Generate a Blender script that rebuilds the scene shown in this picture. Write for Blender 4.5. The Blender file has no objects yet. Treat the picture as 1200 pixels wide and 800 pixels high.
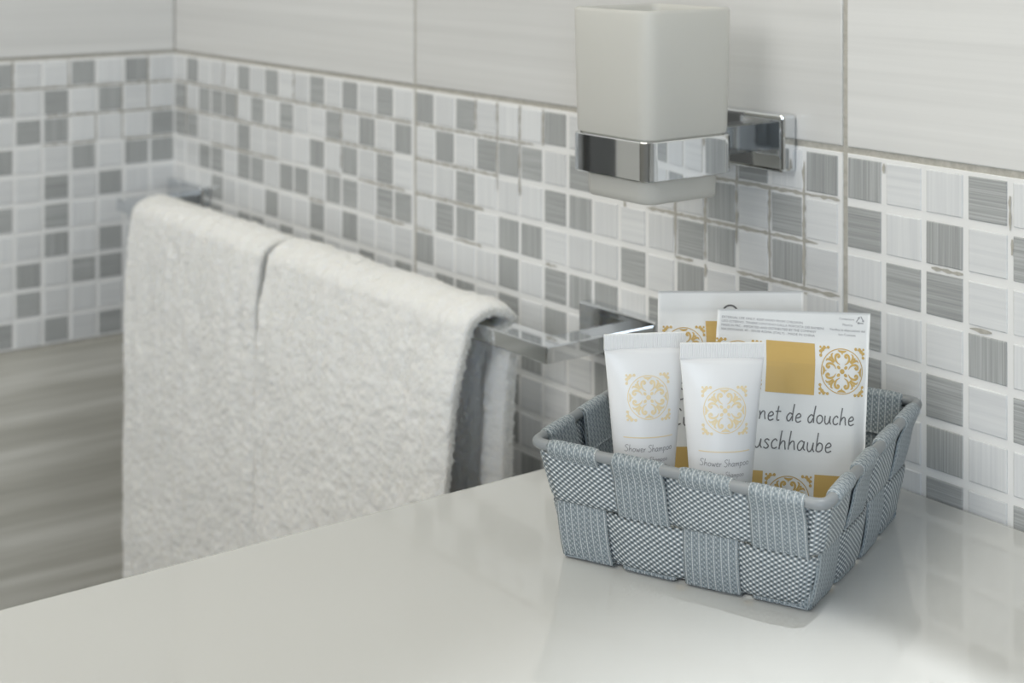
import bpy, bmesh, math, random
import numpy as np
from mathutils import Vector, Matrix, noise as mnoise

random.seed(7)
RNG = np.random.default_rng(7)
scene = bpy.context.scene
COL = scene.collection
ZC = 0.85                      # height of the counter top; most heights below are given relative to it

# ------------------------------------------------------------------ camera
cam_d = bpy.data.cameras.new('camera')
cam = bpy.data.objects.new('camera', cam_d)
COL.objects.link(cam)
CAM = Vector((1.35793, -0.62849, ZC + 0.27822))
YAW = 0.927698
cam.location = CAM
cam.rotation_euler = (math.pi / 2, 0, YAW)
cam_d.sensor_width = 36
cam_d.lens = 1857.1 / 1200 * 36
cam_d.shift_y = -486.0 / 1200
cam_d.clip_start = 0.02
cam_d.dof.use_dof = True
cam_d.dof.focus_distance = 0.69
cam_d.dof.aperture_fstop = 12.0
scene.camera = cam
FW = Vector((-math.sin(YAW), math.cos(YAW), 0))
RT = Vector((math.cos(YAW), math.sin(YAW), 0))

# ------------------------------------------------------------------ light
world = bpy.data.worlds.new('world')
scene.world = world
world.use_nodes = True
world.node_tree.nodes['Background'].inputs[0].default_value = (0.9, 0.95, 1.0, 1)
world.node_tree.nodes['Background'].inputs[1].default_value = 0.5


def area(name, loc, target, size, size_y, power, color):
    d = bpy.data.lights.new(name, 'AREA')
    d.shape = 'RECTANGLE'
    d.size, d.size_y, d.energy, d.color = size, size_y, power, color
    o = bpy.data.objects.new(name, d)
    COL.objects.link(o)
    o.location = loc
    o.rotation_euler = (Vector(target) - Vector(loc)).to_track_quat('-Z', 'Y').to_euler()
    return o


area('ceiling_fill', (0.50, -0.95, 2.44), (0.50, -0.95, 0), 1.2, 1.2, 14, (1.0, 0.94, 0.79))  # unseen panel, added to light the left side warmly
area('front_fill', (1.10, -1.97, 1.50), (0.60, 0.0, 1.0), 1.1, 1.3, 21, (1.0, 0.99, 0.97))  # added frontal fill to brighten walls and sachets; no window is built
area('side_fill', (2.90, -1.65, 1.35), (0.6, -0.1, 0.90), 1.1, 1.2, 34, (0.78, 0.89, 1.0))  # added cool fill from the right, for the towel's back layer
# unseen spot added for the bright wedge on the counter beside the basket
sd = bpy.data.lights.new('wedge_spot', 'SPOT')
sd.energy, sd.color, sd.spot_size, sd.spot_blend, sd.shadow_soft_size = 95, (0.95, 0.98, 1.0), math.radians(17), 1.0, 0.012
so = bpy.data.objects.new('wedge_spot', sd)
COL.objects.link(so)
so.location = (1.30, -0.1085, 2.42)
so.rotation_euler = (Vector((1.08, -0.235, ZC)) - so.location).to_track_quat('-Z', 'Y').to_euler()

scene.view_settings.view_transform = 'Standard'
scene.view_settings.look = 'None'
scene.view_settings.gamma = 1
scene.view_settings.use_curve_mapping = False
scene.view_settings.exposure = -0.11


# ------------------------------------------------------------------ helpers
def link(o, parent=None):
    COL.objects.link(o)
    if parent is not None:
        o.parent = parent
    return o


def mesh_data(name, verts, faces, mat=None, uv=None, smooth=False):
    me = bpy.data.meshes.new(name)
    me.from_pydata([tuple(v) for v in verts], [], [tuple(f) for f in faces])
    if mat:
        me.materials.append(mat)
    if uv is not None:
        lay = me.uv_layers.new(name='UVMap')
        li = np.empty(len(me.loops), dtype=np.int32)
        me.loops.foreach_get('vertex_index', li)
        lay.data.foreach_set('uv', np.asarray(uv, dtype=np.float32)[li].ravel())
    if smooth:
        me.polygons.foreach_set('use_smooth', [True] * len(me.polygons))
    me.update()
    return me


def obj(name, me, parent=None, loc=None):
    o = bpy.data.objects.new(name, me)
    link(o, parent)
    if loc is not None:
        o.location = loc
    return o


def build(name, verts, faces, mat, parent=None, uv=None, smooth=False):
    return obj(name, mesh_data(name, verts, faces, mat, uv, smooth), parent)


def tag(o, label, cat, group=None):
    o['label'], o['category'] = label, cat
    if group:
        o['group'] = group
    return o


def thing(name, label, cat, loc=(0, 0, 0), rotz=0.0, group=None):
    o = bpy.data.objects.new(name, None)
    o.empty_display_size = 0.02
    link(o)
    o.location = loc
    o.rotation_euler = (0, 0, rotz)
    return tag(o, label, cat, group)


def structure(o):
    o['kind'] = 'structure'
    return o


def box_bm(x0, x1, y0, y1, z0, z1, bevel=0.0, seg=2, bm=None):
    nb = bmesh.new()
    r = bmesh.ops.create_cube(nb, size=1)
    for v in r['verts']:
        v.co = Vector((x0 + (v.co.x + .5) * (x1 - x0), y0 + (v.co.y + .5) * (y1 - y0), z0 + (v.co.z + .5) * (z1 - z0)))
    if bevel > 0:
        bmesh.ops.bevel(nb, geom=list(nb.edges), offset=bevel, segments=seg, profile=0.5, affect='EDGES')
    if bm is None:
        return nb
    tmp = bpy.data.meshes.new('tmp')
    nb.to_mesh(tmp)
    bm.from_mesh(tmp)
    bpy.data.meshes.remove(tmp)
    nb.free()
    return bm


def bm_data(name, bm, mat, smooth=False):
    me = bpy.data.meshes.new(name)
    bmesh.ops.recalc_face_normals(bm, faces=bm.faces)
    bm.to_mesh(me)
    bm.free()
    me.materials.append(mat)
    if smooth:
        me.polygons.foreach_set('use_smooth', [True] * len(me.polygons))
    return me


def bm_obj(name, bm, mat, parent=None, smooth=False):
    return obj(name, bm_data(name, bm, mat, smooth), parent)


def add_bevel_mod(o, w, seg=3):
    m = o.modifiers.new('bevel', 'BEVEL')
    m.width, m.segments, m.limit_method = w, seg, 'ANGLE'


# ------------------------------------------------------------------ materials
class NT:
    """small helper for node trees"""
    def __init__(self, name):
        self.m = bpy.data.materials.new(name)
        self.m.use_nodes = True
        self.t = self.m.node_tree
        self.b = self.t.nodes['Principled BSDF']
        self.out = self.t.nodes['Material Output']

    def n(self, typ, **kw):
        nd = self.t.nodes.new(typ)
        for k, v in kw.items():
            setattr(nd, k, v)
        return nd

    def l(self, a, b):
        self.t.links.new(a, b)

    def put(self, sock, v):
        if hasattr(v, 'links'):
            self.l(v, sock)
        else:
            sock.default_value = v

    def math(self, op, a, b=None, c=None):
        nd = self.n('ShaderNodeMath', operation=op)
        self.put(nd.inputs[0], a)
        if b is not None:
            self.put(nd.inputs[1], b)
        if c is not None:
            self.put(nd.inputs[2], c)
        return nd.outputs[0]

    def ramp(self, fac, stops):
        nd = self.n('ShaderNodeValToRGB')
        el = nd.color_ramp.elements
        while len(el) < len(stops):
            el.new(0.5)
        for e, (p, c) in zip(el, stops):
            e.position = p
            e.color = (*c, 1)
        self.l(fac, nd.inputs[0])
        return nd.outputs[0]

    def set(self, **kw):
        for k, v in kw.items():
            s = self.b.inputs[k.replace('_', ' ')]
            if hasattr(v, 'links'):
                self.l(v, s)
            else:
                s.default_value = (*v, 1) if isinstance(v, tuple) and len(v) == 3 and s.type == 'RGBA' else v

    def bump(self, h, strength=0.3, dist=0.001):
        nd = self.n('ShaderNodeBump')
        nd.inputs['Strength'].default_value = strength
        nd.inputs['Distance'].default_value = dist
        self.l(h, nd.inputs['Height'])
        self.l(nd.outputs[0], self.b.inputs['Normal'])

    def coords(self, kind='Object', scale=(1, 1, 1), rand=0.0):
        tc = self.n('ShaderNodeTexCoord')
        mp = self.n('ShaderNodeMapping')
        mp.inputs['Scale'].default_value = scale
        self.l(tc.outputs[kind], mp.inputs['Vector'])
        v = mp.outputs[0]
        if rand:
            oi = self.n('ShaderNodeObjectInfo')
            cb = self.n('ShaderNodeCombineXYZ')
            r = self.math('MULTIPLY', oi.outputs['Random'], rand)
            for i in range(3):
                self.l(r, cb.inputs[i])
            ad = self.n('ShaderNodeVectorMath', operation='ADD')
            self.l(v, ad.inputs[0])
            self.l(cb.outputs[0], ad.inputs[1])
            v = ad.outputs[0]
        return v

    def noise(self, vec, scale=1.0, detail=3.0, rough=0.6):
        nd = self.n('ShaderNodeTexNoise')
        nd.inputs['Scale'].default_value = scale
        nd.inputs['Detail'].default_value = detail
        nd.inputs['Roughness'].default_value = rough
        self.l(vec, nd.inputs['Vector'])
        return nd.outputs[0]


def plain(name, color, rough=0.5, metal=0.0, **kw):
    k = NT(name)
    k.set(Base_Color=color, Roughness=rough, Metallic=metal)
    v = k.coords('Object', (1, 1, 1))
    nz = k.noise(v, 60, 3)
    k.bump(nz, 0.05, 0.0003)
    if kw:
        k.set(**kw)
    return k.m


def striped_tile(name, dark, mid, light, scale, rough=0.18, rand=37.0, positions=(0.3, 0.5, 0.7), bump=0.0, detail=3.0):
    k = NT(name)
    v = k.coords('Object', scale, rand)
    f = k.noise(v, 1.0, detail, 0.65)
    c = k.ramp(f, [(positions[0], dark), (positions[1], mid), (positions[2], light)])
    # every tile has its own slight tone
    oi = k.n('ShaderNodeObjectInfo')
    hs = k.n('ShaderNodeHueSaturation')
    val = k.math('MULTIPLY_ADD', oi.outputs['Random'], 0.12, 0.94)
    k.l(val, hs.inputs['Value'])
    k.l(c, hs.inputs['Color'])
    k.set(Base_Color=hs.outputs[0], Roughness=rough)
    if bump:
        k.bump(f, bump, 0.0004)
    return k.m


M = {}
LO, HI = 9, 1150
gd, gm, gl = (0.33, 0.342, 0.345), (0.395, 0.408, 0.41), (0.49, 0.505, 0.51)
wd, wm, wl = (0.66, 0.675, 0.695), (0.71, 0.725, 0.74), (0.755, 0.77, 0.78)
TP = (0.36, 0.5, 0.66)
M['dark_h'] = striped_tile('grey_tile_across', gd, gm, gl, (LO, LO, HI), positions=TP, detail=2.0)
M['dark_v'] = striped_tile('grey_tile_upright', gd, gm, gl, (HI, LO, LO), positions=TP, detail=2.0)
M['light_h'] = striped_tile('white_tile_across', wd, wm, wl, (LO * .8, LO, HI * .35))
M['light_v'] = striped_tile('white_tile_upright', wd, wm, wl, (HI * .5, LO, LO * .8))
M['big_white'] = striped_tile('glossy_white_wall_tile', (0.665, 0.667, 0.662), (0.705, 0.707, 0.702), (0.745, 0.747, 0.742), (1.6, 2, 110), 0.14,
                              rand=23.0, bump=0.04)
M['big_grey'] = striped_tile('grey_brown_wall_tile', (0.45, 0.442, 0.40), (0.56, 0.55, 0.505), (0.74, 0.73, 0.69), (1.8, 2, 60), 0.25,
                             rand=23.0, positions=(0.32, 0.5, 0.68), detail=4.0)
M['decor_white'] = plain('white_decor_border', (0.84, 0.845, 0.845), 0.25)

k = NT('grey_beige_grout')
v = k.coords('Object', (1, 1, 1))
k.set(Base_Color=k.ramp(k.noise(v, 350, 4), [(0.3, (0.40, 0.385, 0.345)), (0.7, (0.53, 0.515, 0.47))]), Roughness=0.9)
k.bump(k.noise(v, 900, 3), 0.4, 0.0006)
M['grout'] = k.m

k = NT('glossy_white_counter')
v = k.coords('Object', (1, 1, 1))
k.set(Base_Color=k.ramp(k.noise(v, 5, 2), [(0.3, (0.575, 0.582, 0.57)), (0.7, (0.595, 0.602, 0.59))]), Roughness=0.10, Coat_Weight=0.5, Coat_Roughness=0.02)
k.bump(k.noise(v, 18, 2), 0.02, 0.001)
M['counter'] = k.m

k = NT('polished_chrome')
v = k.coords('Object', (1, 1, 1))
k.set(Base_Color=(0.71, 0.73, 0.75), Metallic=1.0, Roughness=k.math('MULTIPLY_ADD', k.noise(v, 90, 4), 0.06, 0.015))
M['chrome'] = k.m

k = NT('white_terry_cloth')
v = k.coords('Object', (1, 1, 1))
k.set(Base_Color=k.ramp(k.noise(v, 500, 2), [(0.3, (0.79, 0.795, 0.79)), (0.7, (0.84, 0.845, 0.84))]), Roughness=0.95, Sheen_Weight=0.2, Sheen_Roughness=0.6, Subsurface_Weight=0.6, Subsurface_Radius=(1.0, 0.92, 0.8), Subsurface_Scale=0.008)
k.bump(k.noise(v, 700, 3), 0.5, 0.0015)
M['terry'] = k.m
# single loops of the pile: thin enough for light to pass
k = NT('terry_loops')
v = k.coords('Object', (1, 1, 1))
k.set(Base_Color=k.ramp(k.noise(v, 500, 2), [(0.3, (0.90, 0.90, 0.89)), (0.7, (0.94, 0.94, 0.93))]), Roughness=0.95)
tr = k.n('ShaderNodeBsdfTranslucent')
tr.inputs[0].default_value = (0.95, 0.95, 0.93, 1)
mx = k.n('ShaderNodeMixShader')
mx.inputs[0].default_value = 0.5
k.l(k.b.outputs[0], mx.inputs[1])
k.l(tr.outputs[0], mx.inputs[2])
k.l(mx.outputs[0], k.out.inputs[0])
M['loops'] = k.m

# frosted glass: diffusing, lets light through
k = NT('frosted_glass')
v = k.coords('Object', (1, 1, 1))
tr = k.n('ShaderNodeBsdfTranslucent')
tr.inputs[0].default_value = (0.90, 0.90, 0.88, 1)
k.set(Base_Color=(0.76, 0.76, 0.735), Roughness=k.math('MULTIPLY_ADD', k.noise(v, 400, 2), 0.06, 0.33))
mx = k.n('ShaderNodeMixShader')
mx.inputs[0].default_value = 0.5
k.l(k.b.outputs[0], mx.inputs[1])
k.l(tr.outputs[0], mx.inputs[2])
k.l(mx.outputs[0], k.out.inputs[0])
M['frosted'] = k.m

M['wire'] = plain('grey_coated_rim_wire', (0.24, 0.26, 0.275), 0.35)
M['tube_white'] = plain('satin_white_tube_plastic', (0.79, 0.802, 0.82), 0.32)
M['gold_pale'] = plain('pale_gold_print', (0.80, 0.675, 0.43), 0.4)
M['gold'] = plain('gold_print', (0.61, 0.42, 0.145), 0.4)
M['ink'] = plain('dark_grey_ink', (0.15, 0.15, 0.155), 0.5)
M['ink_soft'] = plain('grey_small_print', (0.34, 0.34, 0.36), 0.5)
M['film'] = plain('white_sachet_film', (0.82, 0.835, 0.84), 0.30)
M['paint'] = plain('off_white_wall_paint', (0.72, 0.71, 0.69), 0.7)
M['wainscot'] = plain('grey_brown_far_wall', (0.36, 0.35, 0.325), 0.5)
M['floor'] = plain('grey_brown_floor_tile', (0.27, 0.265, 0.25), 0.3)
M['door'] = plain('beige_door_leaf', (0.62, 0.60, 0.55), 0.5)
M['door_frame'] = plain('dark_door_frame', (0.09, 0.09, 0.085), 0.5)
M['cabinet'] = plain('white_cabinet_front', (0.75, 0.75, 0.73), 0.3)


def weave(name, kind):
    """woven paper-cord strap; UV is in millimetres: u across, v along"""
    k = NT(name)
    tc = k.n('ShaderNodeTexCoord')
    sp = k.n('ShaderNodeSeparateXYZ')
    k.l(tc.outputs['UV'], sp.inputs[0])
    u, vv = sp.outputs[0], sp.outputs[1]
    if kind == 'rib':
        u = k.math('ADD', u, 1.65)
    PI2 = 2 * math.pi
    nzv = k.coords('UV', (1, 1, 1))
    nz = k.noise(nzv, 0.35, 3)
    if kind == 'rib':
        pu, pv = 3.3, 2.3
        w = k.math('COSINE', k.math('MULTIPLY', u, PI2 / pu))
        rib = k.math('POWER', k.math('MAXIMUM', w, 0.0), 4.0)
        # two staggered columns of dark gaps between the ribs
        colw = k.math('MAXIMUM', k.math('COSINE', k.math('MULTIPLY', u, 3 * PI2 / pu)), 0.0)
        ph = k.math('ADD', k.math('MULTIPLY', vv, PI2 / pv), k.math('MULTIPLY', u, 1.5 * PI2 / pu))
        d01 = k.math('MULTIPLY_ADD', k.math('MULTIPLY', colw, k.math('COSINE', ph)), -0.44, 0.44)
        twist = k.math('MULTIPLY_ADD', k.math('SINE', k.math('MULTIPLY', vv, PI2 / 1.05)), 0.08, 0.84)
        h = k.math('MAXIMUM', d01, k.math('MULTIPLY', rib, twist))
    else:
        pu, pv = 2.4, 3.1
        a = k.math('COSINE', k.math('MULTIPLY', u, PI2 / pu))
        b = k.math('COSINE', k.math('ADD', k.math('MULTIPLY', vv, PI2 / pv), k.math('MULTIPLY', u, 0.10)))
        ab = k.math('MULTIPLY', a, b)
        h = k.math('MULTIPLY_ADD', ab, 0.52, 0.46)
    h2 = k.math('ADD', h, k.math('MULTIPLY_ADD', nz, 0.24, -0.12))
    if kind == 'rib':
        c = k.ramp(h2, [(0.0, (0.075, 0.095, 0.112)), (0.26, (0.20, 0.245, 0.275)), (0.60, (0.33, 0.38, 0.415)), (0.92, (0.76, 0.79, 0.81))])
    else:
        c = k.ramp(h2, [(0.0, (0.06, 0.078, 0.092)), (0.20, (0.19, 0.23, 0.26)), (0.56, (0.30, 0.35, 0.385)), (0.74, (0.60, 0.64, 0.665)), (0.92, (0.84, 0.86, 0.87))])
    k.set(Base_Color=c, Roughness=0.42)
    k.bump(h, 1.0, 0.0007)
    return k.m


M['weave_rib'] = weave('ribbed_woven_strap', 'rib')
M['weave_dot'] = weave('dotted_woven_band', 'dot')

# ------------------------------------------------------------------ room shell
# the finished tile faces lie at y = 0 (back wall) and x = 0 (left wall); grout lies a little deeper
RX, RY, RZ = 3.00, -2.00, 2.50
J = 0.0035
MT = 0.1613                                  # top of the mosaic band above the counter
wall_back = structure(bm_obj('wall_back', box_bm(-0.10, RX + .1, 0.0012, 0.10, 0, RZ), M['grout']))
wall_left = structure(bm_obj('wall_left', box_bm(-0.10, -0.0012, RY - .1, 0.0012, 0, RZ), M['grout']))
structure(bm_obj('wall_right', box_bm(RX, RX + .1, RY - .1, 0.0012, 0, RZ), M['wainscot']))
structure(bm_obj('wall_front', box_bm(-0.0012, RX, RY - .1, RY, 0, RZ), M['wainscot']))
structure(bm_obj('floor', box_bm(-0.1, RX + .1, RY - .1, .1, -0.1, 0), M['floor']))
structure(bm_obj('ceiling', box_bm(-0.1, RX + .1, RY - .1, .1, RZ, RZ + .1), M['paint']))


def chamfer_tile(name, w, h, y0, y1, ch, mat):
    """tile with its front at y0 (towards the room), back at y1, chamfered front edges; centred on x, z"""
    a, b = w / 2, h / 2
    V = [(-a, y1, -b), (a, y1, -b), (a, y1, b), (-a, y1, b),
         (-a, y0 + ch * .6, -b), (a, y0 + ch * .6, -b), (a, y0 + ch * .6, b), (-a, y0 + ch * .6, b),
         (-a + ch, y0, -b + ch), (a - ch, y0, -b + ch), (a - ch, y0, b - ch), (-a + ch, y0, b - ch)]
    F = [(8, 9, 10, 11)]
    for i in range(4):
        j = (i + 1) % 4
        F += [(4 + i, 4 + j, 8 + j, 8 + i), (i, j, 4 + j, 4 + i)]
    return mesh_data(name, V, F, mat)


WT, HT = 0.4, 0.25
me_white = chamfer_tile('wall_tile', WT, HT, 0.0, 0.0012, 0.0006, M['big_white'])
me_grey = chamfer_tile('wall_tile', WT, HT, 0.0, 0.0012, 0.0006, M['big_grey'])
me_panel = chamfer_tile('decor_panel', WT, HT, 0.0003, 0.0012, 0.0003, M['decor_white'])
me_mos = {kk: chamfer_tile('mosaic_tile', 0.0214, 0.0207, -0.0004, 0.0003, 0.00045, M[kk]) for kk in ('dark_h', 'dark_v', 'light_h', 'light_v')}


def wall_point(side, s, z):
    return (s, 0, z) if side == 'back' else (0, -s, z)


def rotz_for(side):
    return 0.0 if side == 'back' else math.pi / 2


def place(me, name, side, s, z, parent):
    o = obj(name, me, parent)
    o.location = wall_point(side, s, z)
    o.rotation_euler = (0, 0, rotz_for(side))
    return o


z_top = ZC + MT
for side, wall in (('back', wall_back), ('left', wall_left)):
    for p in range(8 if side == 'back' else 5):
        s = p * (WT + J) + WT / 2 + 0.0004
        z = z_top + J + HT / 2
        while z - HT / 2 < RZ - 0.05:
            place(me_white, 'wall_tile', side, s, z, wall)
            z += HT + J
        z = z_top - HT - J - HT / 2
        while z + HT / 2 > 0.1:
            place(me_grey, 'wall_tile', side, s, z, wall)
            z -= HT + J

# the pattern of the mosaic, read tile by tile (x = grey, . = white; capitals H, V: grey with that grain; h, v: white with that grain)
P0 = [".x...x.x..x.x.x.", "x.xxx.x.x..x.x.x", "xx...x....x.x.x.", "..xx.xx.xx.xx.xx", "...x...x..x.x...", "...x.xx.x.x..x.x",
      "x..x...x..x..x..", ".x..x..x.x...x.x", "x...x.x...x.x...", "..x...x.x..x...x"]
P1 = ["VvH...V.x..x.H.V", ".V.HVH.x....x.H.", "..H...HV...HV.V.", ".HV.VV...H.V.H.v", "x...V.HVV.x.x..x", ".xx.H.V..x.x...x", "x..x.V..V..x..x.", ".x..V..V.x...x..",
      "..x.x..x..x..x.x", "x..x.V..x...x.x."]
P2 = ["VhvHv..x..x..x..", "HvVhHx..x.x..x.x", "vHHhh..x..x.x...", "HvhVv.x..x...x.x", "HhHhH..x.x..x...", "xvVvv.x...x..x.x", "vvHhHx..x..x...x",
      "x..x..x..x..x.x.", ".x..x..x.x.x...x", "x.x...x...x..x.."]
L0 = [".x.x..x", "..x.x.x", "x...xx.", "xx.x..x", "..x.x..", "....x.x", "..x.x..", "x.xx.x.", ".....x.", "x.x.x.x"]


def in_view(P):
    d = Vector(P) - CAM
    w = d.dot(FW)
    if w < 0.1:
        return False
    px = 600 + 1857.1 * d.dot(RT) / w
    py = -86 - 1857.1 * d.z / w
    if not (-10 < px < 1210 and -10 < py < 810):
        return False
    # behind the towels, behind the tumbler, below the counter
    if 160 < px < 590 and py > 235 + (px - 160) * 0.32:
        return False
    if 690 < px < 840 and py < 150:
        return False
    if P[0] > 0.715 and P[2] < ZC - 0.012:
        return False
    return True


def mosaic_panel(side, wall, p, pattern, cols=16):
    s0 = p * (WT + J) + 0.0004
    panel = place(me_panel, 'decor_panel', side, s0 + WT / 2, z_top - HT / 2, wall)
    hidden = {}
    rr = random.Random(p * 17 + (5 if side == 'left' else 1))
    for r in range(10):
        row = pattern[r]
        for c in range(16):
            ch = row[c] if c < len(row) else rr.choice('x..')
            if ch in 'xHV':
                kk = {'x': rr.choice(['dark_h', 'dark_v']), 'H': 'dark_h', 'V': 'dark_v'}[ch]
            else:
                kk = {'.': rr.choice(['light_h', 'light_v']), 'h': 'light_h', 'v': 'light_v'}[ch]
            if side == 'back':
                ls = -WT / 2 + 0.025 * c + 0.0115
            else:
                ls = WT / 2 - 0.025 * c - 0.0122
            lz = HT / 2 - 0.025 * r - 0.0124
            wpos = (s0 + WT / 2 + ls, 0, z_top - HT / 2 + lz) if side == 'back' else (0, -(s0 + WT / 2) + ls, z_top - HT / 2 + lz)
            if in_view(wpos):
                t = obj('mosaic_tile', me_mos[kk], panel)
                t.location = (ls + rr.uniform(-1, 1) * .00015, rr.uniform(-.00012, .00008), lz + rr.uniform(-1, 1) * .00015)
                t.rotation_euler = (rr.uniform(-.004, .004), rr.uniform(-.004, .004), rr.uniform(-.004, .004))
            else:
                hidden.setdefault(kk, []).append((ls, lz))
    for kk, lst in hidden.items():
        V, F = [], []
        src = me_mos[kk]
        for (ls, lz) in lst:
            o = len(V)
            V += [(v.co.x + ls, v.co.y, v.co.z + lz) for v in src.vertices]
            F += [tuple(i + o for i in q.vertices) for q in src.polygons]
        h = build('mosaic_tiles', V, F, M[kk], panel)
        h['kind'] = 'stuff'
    return panel


panels = [mosaic_panel('back', wall_back, 0, P0), mosaic_panel('back', wall_back, 1, P1), mosaic_panel('back', wall_back, 2, P2)]
rnd_rows = lambda n: [''.join(random.choice('x..') for _ in range(16)) for _ in range(10)]
for p_ in (3, 4, 5, 6):
    mosaic_panel('back', wall_back, p_, rnd_rows(3))
left_panel = mosaic_panel('left', wall_left, 0, L0)
mosaic_panel('left', wall_left, 1, rnd_rows(1))


def residue(panel, segs, name='grout_residue'):
    """grey grout left in the scored lines: ragged thin strips (x0, z0, x1, z1 in tile units from the panel's top left)"""
    V, F = [], []
    rr = random.Random(len(segs))
    for (c0, r0, c1, r1) in segs:
        n = max(3, int((abs(c1 - c0) + abs(r1 - r0)) * 9))
        o = len(V)
        for i in range(n + 1):
            t = i / n
            x = -WT / 2 + 0.025 * (c0 + (c1 - c0) * t) - 0.0012
            z = HT / 2 - 0.025 * (r0 + (r1 - r0) * t) + 0.0002
            w = (0.0009 + rr.uniform(-.0005, .0004)) * (0.35 if i in (0, n) else 1)
            off = rr.uniform(-.0003, .0003)
            if abs(c1 - c0) > abs(r1 - r0):
                V += [(x, -0.0001, z - w + off), (x, -0.00025, z + w + off)]
            else:
                V += [(x - w + off, -0.0001, z), (x + w + off, -0.00025, z)]
        for i in range(n):
            F.append((o + 2 * i, o + 2 * i + 2, o + 2 * i + 3, o + 2 * i + 1))
    h = build(name, V, F, M['grout'], panel)
    h['kind'] = 'stuff'


bm_obj('corner_joint', box_bm(-0.001, 0.0016, -0.0016, 0.0011, z_top - HT, z_top), M['decor_white'], wall_back)
residue(panels[0], [(0, 1, 16, 1), (2, 2, 9, 2), (11, 2, 15, 2), (4, 0, 4, 1), (9, 0, 9, 1), (0, 2, 2, 2), (3, 3, 8, 3), (11, 3, 12, 3), (13, 3, 15.6, 3),
                    (12, 1, 12, 2.8), (5, 1, 5, 2), (14, 4, 15.6, 4), (1, 1, 1, 3), (10, 4, 11, 4)])
residue(panels[1], [(0, 1, 5.6, 1), (1, 2, 4, 2), (3, 0, 3, .9), (4, 0, 4, 2.4), (5, 0, 5, 2.4), (6, 0, 6, 1), (0, 3, 3.4, 3), (2, 4, 3.3, 4), (0, 2, 1, 2),
                    (10, 2, 14, 2), (11, 1, 11, 3), (12, 1, 12, 2.9), (13, 0.6, 13, 2.4), (10, 1, 16, 1), (13.6, 3, 16, 3), (14, 1, 14, 3), (15, 0.3, 15, 3),
                    (14, 2, 15.4, 2), (13, 3, 14.7, 3), (15, 3.1, 15.9, 3.25), (11, 3, 11.6, 3), (12, 3.0, 12, 3.3), (0, 4, .9, 4), (6.1, 4, 6.6, 4), (9.2, 1.6, 9.2, 2.4)])
residue(panels[2], [(4, 0.35, 4, 1.0), (4.05, 1.15, 4.05, 1.45), (2.2, 2, 2.95, 2), (3.1, 3, 3.6, 3), (1.02, .1, 1.02, .3), (2.5, 6.42, 2.8, 6.45)])
residue(left_panel, [(16, 1, 9, 1), (16, 2, 11.2, 2), (15, 0, 15, 2), (14, 1, 14, 3), (16, 3, 14, 3), (13, 3, 11, 3), (12, 0, 12, 1), (11, 1, 9.5, 1), (13, 2, 13, 3), (10, 0, 10, 2)])

# off-camera door in the left wall added for its dark and beige reflection in chrome
door = structure(bm_obj('reflection_door', box_bm(0.0, 0.035, -1.62, -0.735, 0.0, 2.05, 0.004), M['door']))
bm = box_bm(0.0, 0.05, -0.735, -0.60, 0.0, 2.15)
box_bm(0.0, 0.05, -1.70, -1.62, 0.0, 2.15, bm=bm)
box_bm(0.0, 0.05, -1.62, -0.735, 2.05, 2.15, bm=bm)
bm_obj('door_frame', bm, M['door_frame'], door)
bm_obj('door_handle', box_bm(0.035, 0.08, -0.95, -0.83, 1.02, 1.04, 0.004), M['chrome'], door)

# ------------------------------------------------------------------ vanity counter
CX = 0.7145
top = bm_obj('countertop', box_bm(CX, 2.20, -0.56, -0.0012, ZC - 0.045, ZC, 0.0025, 3), M['counter'])
tag(top, 'glossy white vanity countertop under the woven basket', 'countertop')
cab = thing('vanity_cabinet', 'white vanity cabinet carrying the glossy countertop', 'cabinet', (CX + 0.6, -0.27, 0))
cab.location = (0, 0, 0)
bm_obj('carcass', box_bm(CX + 0.03, 2.17, -0.52, -0.0014, 0.0, ZC - 0.0455), M['cabinet'], cab)
for i in range(3):
    x0 = CX + 0.035 + i * 0.475
    d_ = bm_obj('door', box_bm(x0, x0 + 0.47, -0.54, -0.5205, 0.05, ZC - 0.06, 0.002), M['cabinet'], cab)
    bm_obj('handle', box_bm(x0 + 0.06, x0 + 0.20, -0.560, -0.5405, 0.70, 0.712, 0.003), M['chrome'], d_)

# shelf on the wall above the counter, unseen, added to shade the strip by the wall
blocker = bm_obj('light_blocker', box_bm(0.80, 1.90, -0.121, -0.0005, ZC + 0.78, ZC + 0.80, 0.001), M['cabinet'])
tag(blocker, 'white wall shelf added out of view above the countertop to cut the spot light', 'blocker')

# ------------------------------------------------------------------ towel bar
bar = thing('towel_bar', 'square chrome towel bar on the mosaic wall behind the basket', 'towel bar', (0.338, 0, ZC + 0.033))


def rect_frame(pts_outer, pts_inner, z0, z1):
    V = [(x, y, z) for z in (z0, z1) for (x, y) in pts_outer + pts_inner]
    n = len(pts_outer)
    N = 2 * n
    F = []
    for i in range(n - 1):
        F.append((N + i, N + i + 1, N + n + i + 1, N + n + i))
        F.append((i + 1, i, n + i, n + i + 1))
        F.append((i, i + 1, N + i + 1, N + i))
        F.append((n + i + 1, n + i, N + n + i, N + n + i + 1))
    F.append((0, N, N + n, n))
    F.append((n - 1, n + n - 1, N + n + n - 1, N + n - 1))
    return V, F


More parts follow.
